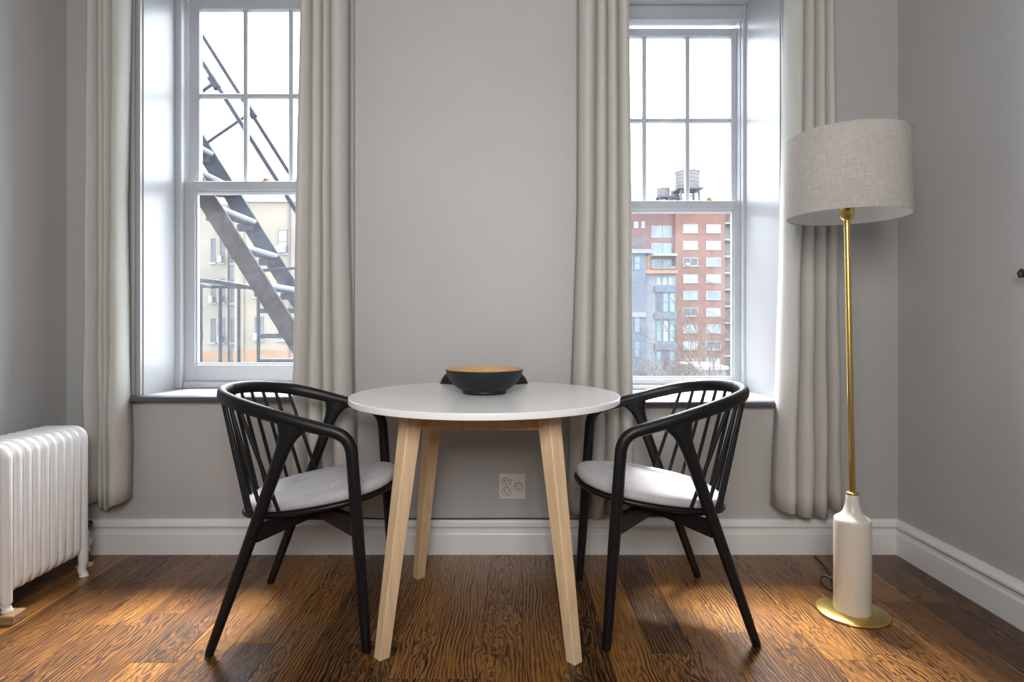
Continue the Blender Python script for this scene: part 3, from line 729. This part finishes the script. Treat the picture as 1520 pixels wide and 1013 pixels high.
F(MB().tube(rail_line(4.6, pB.x, pB.z, -1.2, 1.3), .017, 10), 'handrail', M['iron'])
def post(p, q):
    F(MB().tube([p, q], .014, 8), 'rail_post', M['iron'])
    j = Vector(p); t = Vector((1, 0, -SL)).normalized()
    F(MB().tube([j - t * .05, j + t * .05], .030, 10), 'rail_joint', M['iron'])
post(PX(373, 167, 5.2), PX(306, 213, 5.2)); post(PX(318, 123, 4.6), PX(250, 172, 4.6))
# landing railing and lower bars
yy = 5.6
F(MB().tube([PX(240, 423, yy), PX(372, 427, yy)], .016, 8), 'landing_rail', M['iron'])
F(MB().tube(catmull([PX(230, 418, 5.0), PX(294, 416.5, 5.0), PX(325, 419, 5.05), PX(358, 424.5, 5.2), PX(400, 432, 5.3)], 5), .019, 8), 'landing_handrail', M['iron'])
F(MB().tube([PX(285, 421, yy), PX(296, 422, yy), PX(315, 427, yy - .1)], .012, 8), 'brace', M['iron'])
for xx in (240, 268, 298, 327, 354.5):
    F(MB().tube([PX(xx, 425, yy), PX(xx, 690, yy)], .016, 8), 'baluster', M['iron'])
for zz in (461, 498.5):
    F(MB().tube([PX(297.5, zz - 5, yy), PX(297.5, zz + 4, yy)], .022, 8), 'baluster_collar', M['iron'])
F(MB().tube([PX(383.5, 430, yy), PX(383.5, 690, yy)], .016, 8), 'landing_post', M['iron'])
for zz in (461.5, 499, 537, 575):
    F(MB().box(PX(384, zz, yy).x, PX(384, zz, yy).x + .75, yy - .01, yy + .2, PX(0, zz + 3.4, yy).z, PX(0, zz - 3.4, yy).z), 'landing_bar', M['iron'])
F(MB().tube([PX(385, 402, 5.1), PX(480, 395, 5.1)], .013, 8), 'tie_rod', M['iron'])
F(MB().box(-4.6, -1.2, 4.4, 5.75, -.62, -.57), 'landing_platform', M['iron'])

# ------------------------------------------------------------------ outside: buildings
GZ = -12.0
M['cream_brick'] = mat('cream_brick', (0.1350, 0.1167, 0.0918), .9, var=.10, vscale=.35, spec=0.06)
M['cream_brick2'] = mat('cream_brick_painted_shade', (0.1217, 0.1101, 0.0918), .9, var=.10, vscale=.35, spec=0.06)  # darker copy of the cream brick, side wing's shade put into the colour
M['grey_render'] = mat('grey_render', (0.1152, 0.1152, 0.1184), .9, var=.15, vscale=.5, spec=0.06)
M['peach'] = mat('peach_brick', (0.1562, 0.0924, 0.0571), .9, var=.15, vscale=.4, spec=0.06)
M['win_dark'] = mat('far_window_glass', (0.026, 0.031, 0.040), .15, spec=0.25)
M['win_frame'] = mat('far_window_frame', (0.072, 0.068, 0.068), .6, spec=0.25)
M['ac'] = mat('air_conditioner_white', (0.190, 0.190, 0.190), .6, spec=0.06)
M['win_light'] = mat('far_window_blinds', (0.150, 0.161, 0.173), .5, var=.2, vscale=.6, spec=0.25)
M['red_brick'] = mat('red_brick', (0.1020, 0.0540, 0.0432), .9, var=.14, vscale=.25, spec=0.06)
M['red_brick2'] = mat('plum_brick', (0.0858, 0.0520, 0.0494), .9, var=.14, vscale=.25, spec=0.06)
M['concrete'] = mat('pale_concrete', (0.144, 0.144, 0.141), .8, spec=0.06)
M['slate'] = mat('slate_panel', (0.0637, 0.0754, 0.0962), .5, var=.12, vscale=.3, spec=0.06)
M['slate2'] = mat('grey_panel', (0.1118, 0.1170, 0.1287), .6, var=.12, vscale=.3, spec=0.06)
M['green_glass'] = mat('green_glass', (0.072, 0.130, 0.112), .15, var=.3, vscale=.5, spec=0.25)
M['blue_glass'] = mat('blue_glass', (0.072, 0.101, 0.122), .15, var=.3, vscale=.5, spec=0.25)
M['tank'] = mat('weathered_tank', (0.108, 0.104, 0.101), .9, var=.12, vscale=1.2, spec=0.06)
M['tank_iron'] = mat('tank_steel', (0.058, 0.068, 0.080), .7, spec=0.06)
M['bark'] = mat('winter_bark', (0.061, 0.045, 0.036), .9, var=.2, vscale=3, spec=0.06)
M['asphalt'] = mat('street', (0.058, 0.058, 0.061), .9, var=.1, vscale=.2, spec=0.06)

tag(MB().box(-160, 160, 6, 320, GZ - .5, GZ).build('ground', M['asphalt']), kind='structure', label='grey street level far below the windows')

class Bld:
    def __init__(s, name, label, loc, rz=0, cat='building', group='buildings across the street'):
        s.e = tag(empty(name, loc), label, cat, group); s.o = Vector(loc)
    def part(s, mb, nm, m, par=None):
        o = mb.build(nm, m, par or s.e)
        o.matrix_parent_inverse = Matrix.Translation(-s.o) if par is None else Matrix.Identity(4)
        return o
    def win(s, x0, x1, z0, z1, y, pane='win_dark', frame='win_frame', ac=False, sill=False, mull=1, t=.08, lintel=None):
        fr = MB(); fr.box(x0, x0 + t, y - .06, y + .1, z0, z1); fr.box(x1 - t, x1, y - .06, y + .1, z0, z1); fr.box(x0 + t, x1 - t, y - .06, y + .1, z0, z0 + t); fr.box(x0 + t, x1 - t, y - .06, y + .1, z1 - t, z1)
        zm = (z0 + z1) / 2
        if mull == 1: fr.box(x0 + t, x1 - t, y - .05, y + .1, zm - t * .4, zm + t * .4)
        elif mull > 1:
            for k in range(1, mull): 
                xm = x0 + (x1 - x0) * k / mull; fr.box(xm - t * .4, xm + t * .4, y - .05, y + .1, z0 + t, z1 - t)
        f = s.part(fr, 'window', M[frame])
        s.part(MB().box(x0 + t, x1 - t, y - .02, y + .05, z0 + t, z1 - t), 'pane', M[pane], f)
        if ac: s.part(MB().box(x0 + (x1 - x0) * .12, x1 - (x1 - x0) * .1, y - .5, y, z0 + .02, z0 + .50), 'air_conditioner', M['ac'], f)
        if sill: s.part(MB().box(x0 - .1, x1 + .1, y - .14, y, z0 - .14, z0), 'window_sill', M[lintel or 'concrete'], f)
        return f

# cream block (front wing nearer, side wing farther back)
b = Bld('apartment_block', 'cream brick apartment block with air conditioners behind the fire escape', (-14, 45.25, GZ))
y = 45.25; s = FPX / y
zr = CAM_H + (480 - 297.5) / s
b.part(MB().box(-20.6, -4, y, y + 14, GZ, zr), 'front_wing', M['cream_brick']); b.part(MB().box(-20.7, -3.9, y - .12, y + .3, zr - .15, zr + .18), 'parapet', M['concrete'])
b.part(MB().box(-20.65, -3.95, y - .05, y + .2, GZ, CAM_H + (480 - 520) / s), 'peach_base', M['peach'])
for ci, (xa, xb) in enumerate(((378, 391), (412, 427), (462, 477))):
    for r in range(5):
        zt_ = CAM_H + (480 - (341 + 64.3 * r)) / s
        b.win((xa - 760) / s, (xb - 760) / s, zt_ - 1.75, zt_, y, 'win_light' if (ci + r) % 2 else 'win_dark', 'win_frame', ac=(ci == 1 and r in (0, 1)) or (ci == 0 and r == 2), sill=True, t=.09)
b.part(MB().tube([((429.7 - 760) / s, y - .1, zr), ((429.7 - 760) / s, y - .1, GZ)], .07, 8), 'downpipe', M['win_frame'])
b.part(MB().tube([((424 - 760) / s, y + 2, zr), ((424 - 760) / s, y + 2, zr + 1.0)], .06, 6), 'vent_pipe', M['win_frame'])
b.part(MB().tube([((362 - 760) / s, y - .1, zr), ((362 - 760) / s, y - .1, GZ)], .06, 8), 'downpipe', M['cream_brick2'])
y2 = 49.0; s = FPX / y2; zr2 = CAM_H + (480 - 303) / s
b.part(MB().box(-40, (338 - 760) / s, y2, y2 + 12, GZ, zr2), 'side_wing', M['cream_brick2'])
b.part(MB().box((338 - 760) / s, (352 - 760) / s, y2 + .25, y2 + 12, GZ, zr2), 'recessed_bay', M['grey_render'])
b.part(MB().box(-40, (338 - 760) / s + .02, y2 - .05, y2 + .2, GZ, CAM_H + (480 - 522) / s), 'peach_base', M['peach'])
for ci, (xa, xb) in enumerate(((313, 319.5), (326.5, 333))):
    for r in range(5):
        zt_ = CAM_H + (480 - (354 + 59.3 * r)) / s
        b.win((xa - 760) / s, (xb - 760) / s, zt_ - 1.95, zt_, y2, 'win_dark', 'win_frame', ac=(ci == 1 and r in (0, 1, 2)) or (ci == 0 and r == 1), sill=True, t=.05)
for r in range(4):
    zt_ = CAM_H + (480 - (414 + 59.3 * r - 59.3)) / s; yb_ = y2 + .25; sb_ = FPX / yb_
    b.win((343 - 760) / sb_, (348.5 - 760) / sb_, zt_ - 1.95, zt_, yb_, 'win_dark', 'win_frame', sill=True, t=.05)

# red brick tower
b = Bld('brick_tower', 'tall red brick apartment tower with rows of pale windows', (32, 105, GZ))
y = 105.0; s = FPX / y
X = lambda p: (p - 760) / s
Z = lambda q: CAM_H + (480 - q) / s
b.part(MB().box(X(1003), X(1076), y, y + 14, GZ, Z(301)), 'main_wall', M['red_brick']); b.part(MB().box(X(1003) - .1, X(1076) + .1, y - .2, y + .4, Z(302), Z(299.5)), 'parapet', M['concrete'])
b.part(MB().box(X(1076), X(1125), y + 2, y + 14, GZ, Z(303)), 'balcony_wall', M['red_brick2'])
b.part(MB().box(X(860), X(1003), y + 1.0, y + 14, GZ, Z(299)), 'bay_wall', M['red_brick2'])
rw = random.Random(5)
for r in range(9):
    top = 333 + 24.8 * r
    for (xa, xb) in ((1014, 1036), (1048, 1070)):
        p = rw.choice(['win_light', 'win_light', 'win_light', 'blue_glass', 'win_dark']) if r > 1 else 'win_light'
        b.win(X(xa), X(xb), Z(top + 12.5), Z(top), y, p, 'concrete', sill=True, mull=2, t=.14)
        if rw.random() < .2: b.part(MB().box(X(xa + 3), X(xa + 9), y - .5, y, Z(top + 12), Z(top + 8)), 'air_conditioner', M['ac'])
    b.part(MB().box(X(1076), X(1108), y + .3, y + 2, Z(top - 1.0), Z(top - 3.5)), 'balcony_slab', M['concrete'])
    b.win(X(1079), X(1090), Z(top + 17), Z(top + 2), y + 2, 'win_dark', 'win_frame', mull=2, t=.12)
for (qa, qb) in ((334, 352), (360, 376), (384, 398), (411, 424), (436, 450)):
    b.win(X(969), X(985), Z(qb), Z(qa), y + 1, 'blue_glass', 'concrete', mull=3, t=.12); b.win(X(986), X(999), Z(qb), Z(qa), y + 1, 'blue_glass' if qa != 360 else 'green_glass', 'concrete', mull=3, t=.12)
b.part(MB().box(X(968), X(1003), y - 1.2, y + 1, Z(381), Z(377.5)), 'terrace_slab', M['concrete'])
b.part(MB().box(X(968), X(1000), y - 1.1, y - 1.0, Z(400.5), Z(396)), 'terrace_railing', M['win_frame'])
for (xa, xb) in ((942, 950), (953, 960), (920, 928), (900, 908), (880, 888)):
    for r in range(4): b.win(X(xa), X(xb), Z(338 + 25 * r), Z(327 + 25 * r), y + 1, 'win_light' if r < 1 else 'win_dark', 'win_frame', mull=1, t=.1)
ROOF1 = Z(301); ROOF2 = CAM_H + (480 - 299) / s
# roof water tanks standing on it
def tank(cx, half, yt, yb, yleg, d, label):
    s = FPX / d; x = (cx - 760) / s; r = half / s; z0 = CAM_H + (480 - yb) / s; z1 = CAM_H + (480 - yt) / s; zl = yleg
    t = tag(empty('water_tank', (x, d, zl)), label, 'water tank', 'wooden water tanks on the brick tower')
    hh = z1 - z0
    MB().lathe([(r * .98, z0 - zl), (r, z0 - zl + .1), (r, z1 - zl - hh * .18)], 32).build('barrel', M['tank'], t)
    MB().lathe([(r * 1.06, z1 - zl - hh * .19), (r * 1.06, z1 - zl - hh * .17), (0.02, z1 - zl)], 32).build('conical_roof', M['tank'], t)
    for k in range(4): 
        zz = z0 - zl + hh * (.1 + .18 * k); MB().lathe([(r * 1.0, zz), (r * 1.02, zz + .02), (r * 1.02, zz + .06), (r, zz + .08)], 32).build('hoop', M['tank_iron'], t)
    MB().box(-r * 1.05, r * 1.05, -r * 1.05, r * 1.05, z0 - zl - .35, z0 - zl).build('dunnage', M['tank_iron'], t)
    for a in (-1, 1):
        for c in (-1, 1): MB().bar((a * r * .8, c * r * .8, 0), (a * r * .72, c * r * .72, z0 - zl - .3), .35, .35).build('leg', M['tank_iron'], t)
    for c in (-1, 1):
        MB().bar((-r * .8, c * r * .8, .1), (r * .72, c * r * .72, z0 - zl - .4), .16, .16).build('cross_brace', M['tank_iron'], t)
        MB().bar((r * .8, c * r * .8, .1), (-r * .72, c * r * .72, z0 - zl - .4), .16, .16).build('cross_brace', M['tank_iron'], t)
tank(1020.5, 17.5, 251, 281, ROOF1, 110, 'largest wooden water tank on stilts above the brick tower')
tank(984.5, 9.5, 278, 292, ROOF2, 112, 'small wooden water tank left of the big one on the roof')
tank(1002, 6.5, 282, 293, ROOF1, 115, 'smallest water tank half hidden between the other two')

# modern slate block
b = Bld('modern_block', 'slate grey modern block with green glass in front of the tower', (18, 80, GZ))
y = 80.0; s = FPX / y
b.part(MB().box(X(800), X(956), y - 1, y + 12, GZ, Z(373)), 'slate_wing', M['slate'])
b.part(MB().box(X(956), X(1003), y, y + 12, GZ, Z(405)), 'grey_wing', M['slate2'])
b.part(MB().box(X(798), X(964), y - 1.5, y + 3, Z(378), Z(372)), 'roof_slab', M['slate2'])
b.part(MB().box(X(956), X(1004), y - .8, y + 4, Z(407), Z(402)), 'terrace_slab', M['peach'])
b.part(MB().box(X(956), X(966), y + .5, y + 3, Z(402), Z(379)), 'chimney_wall', M['peach'])
for k in range(3): b.win(X(974 + 9.0 * k), X(981.5 + 9.0 * k), Z(423.5), Z(411), y, 'win_light', 'concrete', mull=1, t=.1)
for (za, zc) in ((434, 425), (474, 465), (520, 510)): b.part(MB().box(X(971), X(1003.5), y - .3, y + .2, Z(za), Z(zc)), 'spandrel', M['slate'])
for (qa, qb, pans) in ((434, 464, ('win_dark', 'blue_glass', 'green_glass')), (475, 508, ('green_glass', 'win_light', 'green_glass')), (521, 550, ('blue_glass', 'win_dark', 'blue_glass'))):
    for k, p in enumerate(pans): b.win(X(973.5 + 10 * k), X(982.5 + 10 * k), Z(qb), Z(qa), y, p, 'slate', mull=1, t=.1)
for (qa, qb) in ((381, 402), (470, 494), (505, 530)):
    for k in range(-11, 2): b.win(X(928 + 11 * k), X(937.5 + 11 * k), Z(qb), Z(qa), y - 1, 'blue_glass' if k else 'green_glass', 'slate', mull=1, t=.1)
b.part(MB().box(X(800), X(956), y - 1.2, y - .9, Z(471), Z(464)), 'spandrel', M['slate2'])

# low white roofed shed
b = Bld('low_building', 'low pale rooftop building at the foot of the brick tower', (24, 72, GZ), group='buildings across the street')
y = 72.0; s = FPX / y
b.part(MB().box(X(1034), X(1078), y, y + 8, GZ, Z(548)), 'body', M['concrete']); b.part(MB().box(X(1032), X(1080), y - .4, y + 8.2, Z(549), Z(544)), 'roof_edge', M['ac'])
for k in range(3): b.win(X(1036 + 13 * k), X(1045 + 13 * k), Z(566), Z(553), y, 'win_light', 'win_frame', mull=2, t=.1)

# bare street trees
def tree(cx, d, ytop, label, seed, spread=.55):
    s = FPX / d; x = (cx - 760) / s; ztop = CAM_H + (480 - ytop) / s; H = ztop - GZ
    rr = random.Random(seed); t = tag(empty('bare_tree', (x, d, GZ)), label, 'tree', 'bare winter trees on the street')
    MB().tube([(0, 0, 0), (.1, 0, H * .18), (.0, .1, H * .34)], [.26, .21, .17], 8).build('trunk', M['bark'], t)
    limbs = []
    def grow(mb, p, dr, ln, r, depth):
        q = p + dr * ln; mid = p.lerp(q, .5) + Vector((rr.uniform(-1, 1), rr.uniform(-1, 1), rr.uniform(-.5, .5))) * ln * .07
        mb.tube([p, mid, q], [r, r * .8, r * .6], 4 if depth > 1 else 6)
        if depth >= 5: return
        for k in range(3 if depth < 4 else 2):
            ax = Vector((rr.uniform(-1, 1), rr.uniform(-1, 1), rr.uniform(-.25, .55))).normalized(); nd = (dr * .75 + ax * spread).normalized()
            grow(mb, p.lerp(q, rr.uniform(.45, 1)), nd, ln * rr.uniform(.6, .8), max(r * .55, .014), depth + 1)
    for k in range(6):
        mb = MB(); a = k * math.pi / 3 + rr.uniform(-.3, .3); z0 = H * (.2 + .14 * rr.random())
        grow(mb, Vector((0, 0, z0)), Vector((math.cos(a) * .6, math.sin(a) * .6, 1.0)).normalized(), H * .24, .09, 1)
        mb.build('branch', M['bark'], t)
tree(1082, 40, 352, 'tall bare tree reaching over the brick tower windows', 4)
tree(1006, 57, 470, 'bare tree at the middle of the lower pane', 9)
tree(945, 69, 500, 'bare tree low in front of the slate block', 14)
